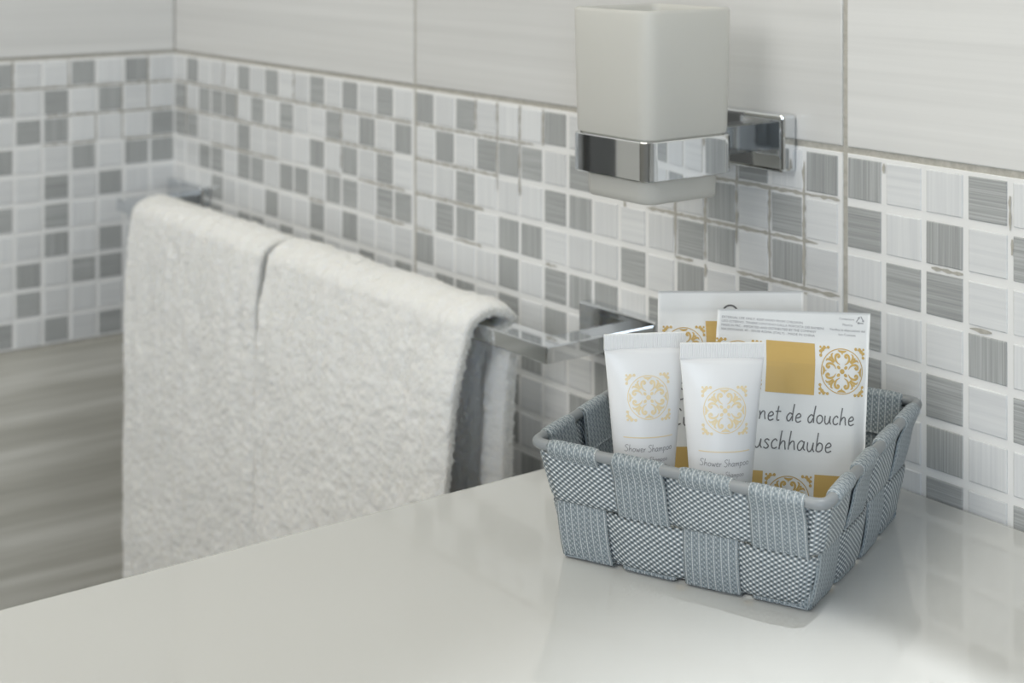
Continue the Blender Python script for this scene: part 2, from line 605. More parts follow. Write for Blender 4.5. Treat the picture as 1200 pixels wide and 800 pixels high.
XL, XR, YF = 0.031 - 0.338, 0.6455 - 0.338, -0.070
V, F = rect_frame([(XL, -0.007), (XL, YF), (XR, YF), (XR, -0.007)], [(XL + .019, -0.007), (XL + .019, YF + .0195), (XR - .019, YF + .0195), (XR - .019, -0.007)], -0.005, 0.005)
rail = build('rail', V, F, M['chrome'], bar)
add_bevel_mod(rail, 0.0006, 2)
for xc in (XL + 0.0095, XR - 0.0095):
    pl = bm_obj('mounting_plate', box_bm(xc - 0.035, xc + 0.035, -0.010, -0.0004, -0.015, 0.015), M['chrome'], bar)
    add_bevel_mod(pl, 0.0014, 3)


# ------------------------------------------------------------------ towels
def fbm(x, y, s, seed=0.0):
    return mnoise.noise(Vector((x * s + seed, y * s - seed * 1.7, seed * 0.31)))


def towel_path(n_front, n_arc, n_back, bottom, flare):
    """centre line of the folded cloth in the (y, z) plane with normals, from the front hem over the rail to the back hem"""
    pts = []
    yc, zc, ry, rz = -0.0602, 0.033, 0.0178, 0.0118
    for i in range(n_front):
        t = i / n_front                      # 0 hem, 1 at the rail
        z = bottom + (zc - bottom) * t
        dz = zc - z
        y = yc - ry - flare * (1 - math.exp(-dz / 0.05))
        pts.append((y, z))
    for i in range(n_arc + 1):
        a = math.pi * (1 - i / n_arc)
        pts.append((yc + ry * math.cos(a), zc + rz * math.sin(a)))
    for i in range(1, n_back + 1):
        t = i / n_back
        pts.append((yc + ry + 0.002 * math.sin(t * 3), zc + (bottom - zc) * t))
    return pts


def towel(name, label, xl_top, xl_bot, xr_top, xr_bot, seed, flare):
    root = thing(name, label, 'towel', ((xl_top + xr_top) / 2, -0.06, ZC + 0.043), group='white hand towels on the towel bar')
    ox, oy, oz = root.location
    TH = 0.0042
    bottom = -0.31
    path = towel_path(60, 20, 40, bottom, flare)
    nx = 64
    n = len(path)
    lens = [0.0]
    for a, b in zip(path, path[1:]):
        lens.append(lens[-1] + math.hypot(b[0] - a[0], b[1] - a[1]))

    def surf(i_f, u, side):
        """side: +1 outer face, -1 inner face"""
        i = min(int(i_f), n - 2)
        f = i_f - i
        y = path[i][0] * (1 - f) + path[i + 1][0] * f
        z = path[i][1] * (1 - f) + path[i + 1][1] * f
        a, b = path[max(i - 1, 0)], path[min(i + 2, n - 1)]
        ty, tz = b[0] - a[0], b[1] - a[1]
        L = math.hypot(ty, tz)
        ny, nz = -tz / L, ty / L          # points outwards
        tb = min(max((0.04 - z) / 0.14, 0), 1.0)
        xl = xl_top + (xl_bot - xl_top) * tb
        xr = xr_top + (xr_bot - xr_top) * tb
        ss = lens[i] * (1 - f) + lens[i + 1] * f
        wav = 0.0016 * fbm(u * 2.4, ss * 0.8, 1.0, seed) + 0.0012 * fbm(u * 7, ss * 1.0, 1.0, seed + 5) + 0.0009 * fbm(u * 12, ss * 22, 1.0, seed + 9) + 0.0006 * math.sin(u * 62 + 2 * fbm(u * 2, ss * 3, 1.0, seed))
        soft = min(1.0, (1 - abs(2 * u - 1)) / 0.05 + 0.05)
        th = TH * (0.35 + 0.65 * math.sqrt(max(0.0, min(1.0, soft))))
        edge = 0.0016 * fbm(ss * 14, seed, 1.0, 3.1) * (1 if u > 0.5 else -1)
        if side < 0 and y > -0.055 and z < 0.03:      # the back layer is folded double: its right edge is a thick roll
            th += 0.0085 * math.exp(-((u - 0.955) / 0.045) ** 2) * min(1.0, (0.03 - z) / 0.03) * (1 + 0.25 * fbm(ss * 9, seed, 1.0, 8.8))
        x = xl + (xr - xl) * u + edge * (abs(2 * u - 1) ** 3)
        hang = min(1.0, max(0.0, (0.03 - z) / 0.05))
        wv = wav * (0.5 + hang * 0.9)
        out = (th * side) + (wv if side > 0 else wv * 0.4)
        return Vector((x - ox, y + ny * out - oy, ZC + z + nz * out - oz)), Vector((0, ny * side, nz * side))

    us = [0.5 - 0.5 * math.cos(math.pi * j / nx) for j in range(nx + 1)]
    # coarse cloth, then resampled to about 1.1 mm and given the lumpy relief of the loops
    fs = np.linspace(0, lens[-1], int(lens[-1] / 0.0011))
    fi_ = np.clip(np.interp(fs, lens, np.arange(n)), 0, n - 1.0001)
    fu_ = np.interp(np.linspace(0, 1, int((xr_top - xl_top) / 0.0011)), us, np.arange(nx + 1))
    fu_ = np.clip(fu_, 0, nx - 0.0001)
    gi, gj = np.meshgrid(fi_, fu_, indexing='ij')
    i0, j0 = gi.astype(int), gj.astype(int)
    a_, b_ = (gi - i0)[..., None], (gj - j0)[..., None]

    def up(arr):
        return (arr[i0, j0] * (1 - a_) * (1 - b_) + arr[i0 + 1, j0] * a_ * (1 - b_) + arr[i0, j0 + 1] * (1 - a_) * b_ + arr[i0 + 1, j0 + 1] * a_ * b_)

    rg = np.random.default_rng(int(seed * 10))
    kx = np.fft.fftfreq(gi.shape[1])[None, :]
    ky = np.fft.fftfreq(gi.shape[0])[:, None]
    k2 = kx ** 2 + ky ** 2

    def field(sig):
        f = np.fft.ifft2(np.fft.fft2(rg.standard_normal(gi.shape)) * np.exp(-2 * (math.pi * sig) ** 2 * k2)).real
        return f / f.std()

    VV = []
    for side in (1, -1):
        cp = np.array([[tuple(surf(i, u, side)[0]) for u in us] for i in range(n)])
        cn = np.array([[tuple(surf(i, 0.5, side)[1])] * (nx + 1) for i in range(n)])
        P_, N_ = up(cp), up(cn)
        d_ = 0.00030 * field(1.0) + 0.00016 * field(2.4) + 0.00022 * field(7) + 0.0005 * field(18)
        uu = gj / nx
        uu = 0.5 - 0.5 * np.cos(np.pi * uu)
        d_ = d_ + 0.00038 * np.sin(uu * 75 + 0.8 * field(30)) - 0.0016 * np.exp(-((uu - 0.60 - 0.004 * field(40)) / 0.014) ** 2) * (side > 0) * (seed < 2)
        VV.append((P_ + N_ * d_[..., None]).reshape(-1, 3))
    W, Hn = gi.shape[1], gi.shape[0]
    o = W * Hn
    q = (np.arange(Hn - 1)[:, None] * W + np.arange(W - 1)[None, :]).ravel()
    F = [np.stack([q, q + W, q + W + 1, q + 1], 1), np.stack([o + q, o + q + 1, o + q + W + 1, o + q + W], 1)]
    e_ = np.arange(Hn - 1) * W
    F.append(np.stack([e_, o + e_, o + e_ + W, e_ + W], 1))
    e_ = e_ + W - 1
    F.append(np.stack([e_, e_ + W, o + e_ + W, o + e_], 1))
    e_ = np.arange(W - 1)
    F.append(np.stack([e_, e_ + 1, o + e_ + 1, o + e_], 1))
    e_ = e_ + (Hn - 1) * W
    F.append(np.stack([e_, o + e_, o + e_ + 1, e_ + 1], 1))
    F = np.concatenate(F)
    V = np.concatenate(VV)
    me = bpy.data.meshes.new('cloth')
    me.vertices.add(len(V))
    me.vertices.foreach_set('co', V.astype(np.float32).ravel())
    me.loops.add(F.size)
    me.loops.foreach_set('vertex_index', F.astype(np.int32).ravel())
    me.polygons.add(len(F))
    me.polygons.foreach_set('loop_start', np.arange(len(F), dtype=np.int32) * 4)
    me.polygons.foreach_set('use_smooth', np.ones(len(F), dtype=bool))
    me.update(calc_edges=True)
    me.validate()
    me.materials.append(M['terry'])
    obj('cloth', me, root)
    # terry pile: short bent loops all over the outer face, fewer inside
    rr = random.Random(int(seed * 10))
    PV, PF = [], []

    def tuft(p, nrm, ln):
        o_ = len(PV)
        d = Vector((rr.gauss(0, .55), rr.gauss(0, .55), rr.gauss(0, .55) - 0.25))
        d = (nrm + d)
        d.normalize()
        s = d.cross(Vector((rr.gauss(0, 1), rr.gauss(0, 1), rr.gauss(0, 1))))
        s.normalize()
        s *= 0.00042
        q = p - nrm * 0.0006
        m_ = q + d * ln * 0.6
        e_ = q + d * ln + Vector((rr.gauss(0, .3), rr.gauss(0, .3), -0.4 + rr.gauss(0, .3))) * ln * 0.5
        PV.extend((q - s, q + s, m_ + s, m_ - s, e_))
        PF.extend(((o_, o_ + 1, o_ + 2, o_ + 3), (o_ + 3, o_ + 2, o_ + 4)))

    vis_lo = next(i for i, q in enumerate(path) if q[1] > -0.29)
    cnt = 0
    while cnt < 5000:                          # on the fold over the rail, where it shows against the wall
        fi = 52 + rr.random() * 28
        i = min(int(fi), n - 2)
        if rr.random() > (lens[i + 1] - lens[i]) / 0.0075:
            continue
        p, nr = surf(fi, rr.random(), 1)
        tuft(p, nr, rr.uniform(0.0010, 0.0020))
        cnt += 1
    for e in (0.0, 1.0):
        for _ in range(15000):
            fi = vis_lo + rr.random() * (n - 3 - vis_lo)
            i = min(int(fi), n - 2)
            if rr.random() > (lens[i + 1] - lens[i]) / 0.0075:
                continue
            k_ = rr.random()
            p1, nr = surf(fi, e, 1)
            p2, _n = surf(fi, e, -1)
            tuft(p1.lerp(p2, k_), Vector((1 if e else -1, 0, 0)), rr.uniform(0.0012, 0.0028))
    pile = build('terry_pile', PV, PF, M['loops'], root)
    pile['kind'] = 'stuff'
    return root


towel('hand_towel', 'white terry hand towel hanging nearest the tiled room corner', 0.089, 0.099, 0.3190, 0.3262, 1.3, 0.010)
towel('hand_towel', 'white terry hand towel beside the bare right end of the chrome bar', 0.3315, 0.3335, 0.580, 0.566, 4.1, 0.013)


# ------------------------------------------------------------------ tumbler and its holder
TX, TY, TW = 0.738, -0.0725, 0.0613          # centre and outer width of the ring
hold = thing('tumbler_holder', 'chrome wall bracket with a square ring round the frosted tumbler', 'holder', (TX, 0, ZC + 0.163))


def rrect(w, d, r, seg=6):
    pts = []
    for cx, cy, a0 in ((w / 2 - r, d / 2 - r, 0), (-w / 2 + r, d / 2 - r, 90), (-w / 2 + r, -d / 2 + r, 180), (w / 2 - r, -d / 2 + r, 270)):
        for i in range(seg + 1):
            a = math.radians(a0 + 90 * i / seg)
            pts.append((cx + r * math.cos(a), cy + r * math.sin(a)))
    return pts


def loft(rings, closed_ends=(False, False)):
    """rings: list of equal-length loops of 3D points"""
    V = [p for r in rings for p in r]
    n = len(rings[0])
    F = []
    for i in range(len(rings) - 1):
        for j in range(n):
            k2 = (j + 1) % n
            F.append((i * n + j, i * n + k2, (i + 1) * n + k2, (i + 1) * n + j))
    if closed_ends[0]:
        F.append(tuple(reversed(range(n))))
    if closed_ends[1]:
        F.append(tuple(range((len(rings) - 1) * n, len(rings) * n)))
    return V, F


yo = TY
zr0, zr1 = 0.1506 - 0.163, 0.1705 - 0.163
outer, inner = rrect(TW, TW, 0.0072, 8), rrect(TW - 0.005, TW - 0.005, 0.0052, 8)
ch = 0.0005
rings = [[(x, y + yo, zr0) for x, y in rrect(TW - 2 * ch, TW - 2 * ch, 0.0067, 8)], [(x, y + yo, zr0 + ch) for x, y in outer], [(x, y + yo, zr1 - ch) for x, y in outer],
         [(x, y + yo, zr1) for x, y in rrect(TW - 2 * ch, TW - 2 * ch, 0.0067, 8)], [(x, y + yo, zr1) for x, y in inner], [(x, y + yo, zr0) for x, y in inner]]
V, F = loft(rings + [rings[0]])
ring = build('ring', V, F, M['chrome'], hold, smooth=True)
es = ring.modifiers.new('edges', 'EDGE_SPLIT')
es.split_angle = math.radians(25)
arm = bm_obj('arm', box_bm(-0.020, -0.006, TY + TW / 2 - 0.0012, -0.0105, zr0 + .002, zr1 - .002), M['chrome'], hold)
add_bevel_mod(arm, 0.0006, 2)
pl = bm_obj('mounting_plate', box_bm(-0.035, 0.035, -0.0115, -0.0004, -0.0155, 0.0155), M['chrome'], hold)
add_bevel_mod(pl, 0.0022, 3)

tum = thing('tumbler', 'square frosted glass tumbler held in the chrome ring', 'tumbler', (TX, TY, ZC + 0.138))
prof_o = [(0.0485, 0.0, 0.006), (0.0515, 0.0012, 0.0085), (0.0520, 0.004, 0.009), (0.0528, 0.0125, 0.009), (0.0546, 0.0325, 0.0055), (0.0588, 0.0335, 0.0072), (0.0598, 0.036, 0.0078),
          (0.0622, 0.0962, 0.0082), (0.0618, 0.0975, 0.008), (0.0608, 0.0980, 0.0075)]
prof_i = [(0.0565, 0.0980, 0.0058), (0.0555, 0.0972, 0.0055), (0.0552, 0.0955, 0.0055), (0.0530, 0.040, 0.005), (0.0470, 0.030, 0.0045), (0.0440, 0.0075, 0.0045), (0.038, 0.0062, 0.004)]
rings = [[(x, y, z) for x, y in rrect(w, w, r, 8)] for (w, z, r) in prof_o + prof_i]
V, F = loft(rings, (True, True))
tb = build('glass_body', V, F, M['frosted'], tum, smooth=True)
es = tb.modifiers.new('edges', 'EDGE_SPLIT')
es.split_angle = math.radians(50)

# ------------------------------------------------------------------ basket
BO = [Vector((0.8121, -0.1893)), Vector((0.9146, -0.1458)), Vector((0.8690, -0.0385)), Vector((0.7665, -0.0820))]       # bottom corners
TO = [Vector((0.8060, -0.2032)), Vector((0.9357, -0.1587)), Vector((0.8699, -0.0198)), Vector((0.7402, -0.0643))]       # rim corners
BH = 0.052
bc = sum(BO, Vector((0, 0))) / 4
basket = thing('woven_basket', 'small grey-blue woven basket standing on the white countertop', 'basket', (bc.x, bc.y, ZC))
RC = 0.0045


def b_corner(i, t):
    p = BO[i % 4].lerp(TO[i % 4], t) - bc
    return p


def side_frame(i):
    a, b = BO[i], BO[(i + 1) % 4]
    d = (b - a).normalized()
    return d, Vector((d.y, -d.x))           # along, outward


def side_point(i, s, t, n):
    """point on side i (0 front, 1 right, 2 back, 3 left), s along, t up, n outwards (metres)"""
    p = b_corner(i, t).lerp(b_corner(i + 1, t), s)
    d, nr = side_frame(i)
    # the walls bow in a little below the rim and bulge at the foot
    bow = 0.0016 * math.sin(math.pi * min(max(s, 0), 1)) * (1 - t) - 0.0008 * math.sin(math.pi * min(max(s, 0), 1)) * t
    q = p + nr * (n + bow)
    return Vector((q.x, q.y, 0.0008 + (BH - 0.0008) * t))


def strip(name, path_fn, n_l, width_fn, n_w, mat, thick, uv_v_scale, parent, v0=0.0):
    """solid strip: path_fn(l, w) -> (point, normal) with l in 0..1 along and w in -1..1 across"""
    V, UV, F = [], [], []
    W = n_w + 1
    lens = 0.0
    prev = None
    top, bot, vv = [], [], []
    for i in range(n_l + 1):
        l = i / n_l
        c, _ = path_fn(l, 0.0)
        if prev is not None:
            lens += (c - prev).length
        prev = c
        vv.append(lens * 1000 + v0)
        for j in range(W):
            w = -1 + 2 * j / n_w
            p, nr = path_fn(l, w)
            e = thick * (0.5 if abs(w) > 0.999 else 1.0)
            top.append(p + nr * e / 2)
            bot.append(p - nr * e / 2)
    for arr in (top, bot):
        V += arr
        for i in range(n_l + 1):
            for j in range(W):
                UV.append((width_fn * 1000 * (j / n_w - 0.5), vv[i]))
    o = len(top)
    for i in range(n_l):
        for j in range(n_w):
            a = i * W + j
            F.append((a, a + 1, a + W + 1, a + W))
            F.append((o + a, o + a + W, o + a + W + 1, o + a + 1))
        for j in (0, n_w):
            a = i * W + j
            F.append((a, a + W, o + a + W, o + a))
    for i in (0, n_l):
        for j in range(n_w):
            a = i * W + j
            F.append((a, o + a, o + a + 1, a + 1))
    return build(name, V, F, mat, parent, UV, True)


NS = 4
WR = 0.0024                                  # rim wire radius
WAMP = 0.0011


def sigma(side, i, row):
    return 1 if (i + row + side * 0) % 2 == 0 else -1     # +1: upright strap passes outside the band


for side in range(4):
    d, nr2 = side_frame(side)
    nr3 = Vector((nr2.x, nr2.y, 0))
    for i in range(NS):
        lo = sigma(side, i, 0)
        Lb = (b_corner(side + 1, 0) - b_corner(side, 0)).length
        Lt = (b_corner(side + 1, 1) - b_corner(side, 1)).length
        wid = 0.0252 if side % 2 == 0 else 0.0262
        fb = 0.012 + wid / 2 / Lb * 0.78 + (1 - 0.024 - wid / Lb * 0.78) * i / (NS - 1)
        ft = (i + 0.5) / NS * 0.93 + 0.035

        def pf(l, w, side=side, lo=lo, fb=fb, ft=ft, Lb=Lb, Lt=Lt, wid=wid, nr3=nr3):
            # l: 0..0.12 under the base, ..0.66 up the wall, ..0.84 round the wire, ..1 down inside
            if l < 0.08:
                q = l / 0.08
                t, n, zadd = 0.0, -0.012 * (1 - q), 0.0
            elif l < 0.68:
                t = (l - 0.08) / 0.60 * 0.985
                n = WAMP * lo * math.cos(math.pi * min(1, max(0, (t - 0.22) / 0.52)))
                if t > 0.80:
                    g = (t - 0.80) / 0.185
                    g = g * g * (3 - 2 * g)
                    n = n * (1 - g) + (WR + 0.0005) * g
                if t < 0.12:
                    g = t / 0.12
                    n = n * g + 0.0004 * (1 - g)
                zadd = 0.0
            elif l < 0.86:
                q = (l - 0.68) / 0.18 * math.pi
                t, n, zadd = 0.985, (WR + 0.0005) * math.cos(q), (WR + 0.0005) * math.sin(q)
            else:
                q = (l - 0.86) / 0.14
                t, n, zadd = 0.985 - 0.30 * q, -(WR + 0.0005) + 0.0004 * q, 0.0
            s = fb + (ft - fb) * t
            L = Lb + (Lt - Lb) * t
            p = side_point(side, s + w * wid / 2 / L, t, n)
            # rib relief of the cord, edges tucked in
            p.z += zadd
            if l < 0.68:
                nn = nr3
            elif l < 0.86:
                q = (l - 0.68) / 0.18 * math.pi
                nn = nr3 * math.cos(q) + Vector((0, 0, math.sin(q)))
            else:
                nn = -nr3
            if l < 0.08:
                nn = Vector((0, 0, -1))
            p += nn * (-0.0005 * abs(w) ** 6)
            return p, nn
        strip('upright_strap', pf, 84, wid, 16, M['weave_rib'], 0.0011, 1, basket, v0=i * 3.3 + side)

# two horizontal bands running right round
for row, (t0, t1) in enumerate(((0.035, 0.485), (0.505, 0.945))):
    seg = []
    for side in range(4):
        Lb = (b_corner(side + 1, .5) - b_corner(side, .5)).length
        e = RC / Lb
        for i in range(61):
            seg.append((side, e + (1 - 2 * e) * i / 60, None))
        for i in range(1, 8):
            seg.append((side, None, i / 8))
    n_l = len(seg)

    def band_point(k_, w):
        side, s, arc = seg[k_ % n_l]
        t = t0 + (t1 - t0) * (w + 1) / 2
        if arc is None:
            f = s * NS - 0.5
            i0 = math.floor(f)
            g = f - i0

            def sg(i):
                if i < 0:
                    return -0.2
                if i >= NS:
                    return -0.2
                return -sigma(side, i, row)
            gg = min(1, max(0, (g - 0.28) / 0.44))
            gg = gg * gg * (3 - 2 * gg)
            off = WAMP * (sg(i0) * (1 - gg) + sg(i0 + 1) * gg)
            d, nr2 = side_frame(side)
            p = side_point(side, s, t, off)
            nn = Vector((nr2.x, nr2.y, 0))
        else:
            d0, n0 = side_frame(side)
            d1, n1 = side_frame((side + 1) % 4)
            Lb = (b_corner(side + 1, .5) - b_corner(side, .5)).length
            L1 = (b_corner(side + 2, .5) - b_corner(side + 1, .5)).length
            pa = side_point(side, 1 - RC / Lb, t, 0)
            pb = side_point((side + 1) % 4, RC / L1, t, 0)
            a = arc * math.pi / 2
            nn2 = n0 * math.cos(a) + n1 * math.sin(a)
            c2 = pa - Vector((n0.x, n0.y, 0)) * RC
            c3 = pb - Vector((n1.x, n1.y, 0)) * RC
            c = c2.lerp(c3, arc)
            nn = Vector((nn2.x, nn2.y, 0)).normalized()
            p = c + nn * (RC - 0.0002)
        p = p + nn * (-0.0006 * abs(w) ** 6)
        return p, nn

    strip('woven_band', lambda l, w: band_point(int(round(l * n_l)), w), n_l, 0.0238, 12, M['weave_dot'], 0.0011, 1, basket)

# rim wire
pts = []
for side in range(4):
    a, b = b_corner(side, 0.985), b_corner(side + 1, 0.985)
    r_ = 0.006
    d = (b - a).normalized()
    L = (b - a).length
    nd = (b_corner(side + 2, 0.985) - b).normalized()
    for i in range(9):
        q = a + d * (r_ + (L - 2 * r_) * i / 8)
        pts.append(q)
    for i in range(1, 6):
        t = i / 6
        p0, p1, p2 = b - d * r_, b, b + nd * r_
        pts.append(p0 * (1 - t) ** 2 + p1 * 2 * t * (1 - t) + p2 * t * t)
rings = []
n = len(pts)
for i in range(n):
    tg = (pts[(i + 1) % n] - pts[i - 1]).normalized()
    o2 = Vector((tg.y, -tg.x))
    rings.append([(pts[i].x + o2.x * WR * math.cos(a), pts[i].y + o2.y * WR * math.cos(a), BH * 0.985 + 0.0004 + WR * math.sin(a)) for a in [2 * math.pi * j / 12 for j in range(12)]])
V, F = loft(rings + [rings[0]])
build('rim_wire', V, F, M['wire'], basket, smooth=True)['label'] = 'bare grey wire of the rim'

# woven floor of the basket
g = 10
V, UV, F = [], [], []
for j in range(g + 1):
    for i in range(g + 1):
        p = (b_corner(0, 0).lerp(b_corner(1, 0), 0.02 + 0.96 * i / g)).lerp(b_corner(3, 0).lerp(b_corner(2, 0), 0.02 + 0.96 * i / g), 0.02 + 0.96 * j / g)
        V.append((p.x, p.y, 0.0022))
        UV.append((i / g * 111, j / g * 117))
for j in range(g):
    for i in range(g):
        a = j * (g + 1) + i
        F.append((a, a + 1, a + g + 2, a + g + 1))
base = build('base', V, F, M['weave_dot'], basket, UV)
sm = base.modifiers.new('solid', 'SOLIDIFY')
sm.thickness = 0.0014


# ------------------------------------------------------------------ print helpers (flat shapes in mm, later laid on a surface)
class Print:
    def __init__(self):
        self.V, self.F = [], []

    def poly(self, pts):
        o = len(self.V)
        self.V += list(pts)
        self.F.append(tuple(range(o, o + len(pts))))

    def rect(self, x0, y0, x1, y1, n=10):
        o = len(self.V)
        for j in range(n + 1):
            for i in range(n + 1):
                self.V.append((x0 + (x1 - x0) * i / n, y0 + (y1 - y0) * j / n))
        for j in range(n):
            for i in range(n):
                a = o + j * (n + 1) + i
                self.F.append((a, a + 1, a + n + 2, a + n + 1))

    def stroke(self, pts, w0, w1=None, wm=None, sub=4):
        pts = [Vector(p) for p in pts]
        if sub > 1 and len(pts) > 2:
            out = []
            P = [pts[0] * 2 - pts[1]] + pts + [pts[-1] * 2 - pts[-2]]
            for i in range(1, len(P) - 2):
                for q in range(sub):
                    t = q / sub
                    a, b, c, d = P[i - 1], P[i], P[i + 1], P[i + 2]
                    out.append(0.5 * ((2 * b) + (c - a) * t + (2 * a - 5 * b + 4 * c - d) * t * t + (3 * b - a - 3 * c + d) * t ** 3))
            out.append(pts[-1])
            pts = out
        w1 = w0 if w1 is None else w1
        n = len(pts)
        o = len(self.V)
        for i, p in enumerate(pts):
            t = i / (n - 1)
            w = w0 + (w1 - w0) * t
            if wm is not None:
                w = w + (wm - w) * math.sin(math.pi * t)
            tg = pts[min(i + 1, n - 1)] - pts[max(i - 1, 0)]
            if tg.length < 1e-9:
                tg = Vector((1, 0))
            tg.normalize()
            nn = Vector((-tg.y, tg.x)) * w / 2
            self.V += [tuple(p + nn), tuple(p - nn)]
        for i in range(n - 1):
            a = o + 2 * i
            self.F.append((a, a + 1, a + 3, a + 2))

    def disc(self, cx, cy, r, n=10, sx=1.0, rot=0.0):
        ca, sa = math.cos(rot), math.sin(rot)
        P = []
        for i in range(n):
            a = 2 * math.pi * i / n
            x, y = r * sx * math.cos(a), r * math.sin(a)
            P.append((cx + x * ca - y * sa, cy + x * sa + y * ca))
        self.poly(P)

    def ringp(self, cx, cy, r, w, n=40, a0=0.0, a1=2 * math.pi):
        self.stroke([(cx + r * math.cos(a0 + (a1 - a0) * i / n), cy + r * math.sin(a0 + (a1 - a0) * i / n)) for i in range(n + 1)], w, sub=1)

    def emit(self, name, mapper, mat, parent):
        return build(name, [mapper(x, y) for x, y in self.V], self.F, mat, parent)


def ornament(pr, cx, cy, size):
    """round four-fold scroll medallion with trefoils in the corners"""
    R = size / 2
    k_ = R / 10.0

    def T(q, x, y, mir=1):
        a = q * math.pi / 2
        x *= mir
        return (cx + k_ * (x * math.cos(a) - y * math.sin(a)), cy + k_ * (x * math.sin(a) + y * math.cos(a)))
    pr.ringp(cx, cy, 9.0 * k_, 0.36 * k_, 56)
    k0, k_ = k_, k_ * 1.07
    pr.disc(cx, cy, 0.95 * k_, 12)
    for q in range(4):
        a = q * math.pi / 2
        # leaf pointing to the rim, and its base bar
        pr.stroke([T(q, -1.7, 7.75), T(q, 0, 7.3), T(q, 1.7, 7.75)], 0.25 * k_, 0.25 * k_, 0.95 * k_)
        pr.stroke([T(q, 0, 7.4), T(q, 0, 6.2)], 0.9 * k_, 0.1 * k_, sub=1)
        # small buds on the diagonals near the centre
        x, y = T(q, 1.45, 1.45)
        pr.disc(x, y, 0.62 * k_, 8, 1.25, a + math.pi / 4)
        for mir in (1, -1):
            # big C-scroll with a swollen belly and a curled tip
            pr.stroke([T(q, 0.9, 2.5, mir), T(q, 2.1, 3.3, mir), T(q, 2.75, 4.6, mir), T(q, 2.5, 5.9, mir), T(q, 1.6, 6.3, mir), T(q, 1.05, 5.6, mir), T(q, 1.5, 5.05, mir)],
                      0.22 * k_, 0.45 * k_, 0.90 * k_)
            x, y = T(q, 1.55, 5.3, mir)
            pr.disc(x, y, 0.48 * k_, 8)
            # outer leaves on the diagonal
            pr.stroke([T(q, 2.9, 3.6, mir), T(q, 3.9, 4.6, mir), T(q, 4.3, 5.9, mir), T(q, 3.6, 6.6, mir)], 0.25 * k_, 0.25 * k_, 0.75 * k_)
            pr.stroke([T(q, 3.3, 3.2, mir), T(q, 4.7, 4.2, mir), T(q, 5.3, 5.2, mir)], 0.22 * k_, 0.2 * k_, 0.6 * k_)
        # corner trefoil
        for (x0, y0, r0, sx) in ((8.3, 8.3, 0.80, 1.0), (9.25, 9.25, .50, 1.0), (9.25, 7.6, 0.62, 1.1), (7.6, 9.25, 0.62, 1.1), (9.25, 5.9, 0.66, 1.0), (5.9, 9.25, 0.66, 1.0)):
            x, y = T(q, x0 / 1.07, y0 / 1.07)
            pr.disc(x, y, r0 * k0, 8, sx)
        for pts in ([(8.3, 8.0), (8.9, 6.9), (9.2, 5.9)], [(8.0, 8.3), (6.9, 8.9), (5.9, 9.2)]):
            pr.stroke([T(q, a_ / 1.07, b_ / 1.07) for a_, b_ in pts], .42 * k0, .3 * k0)


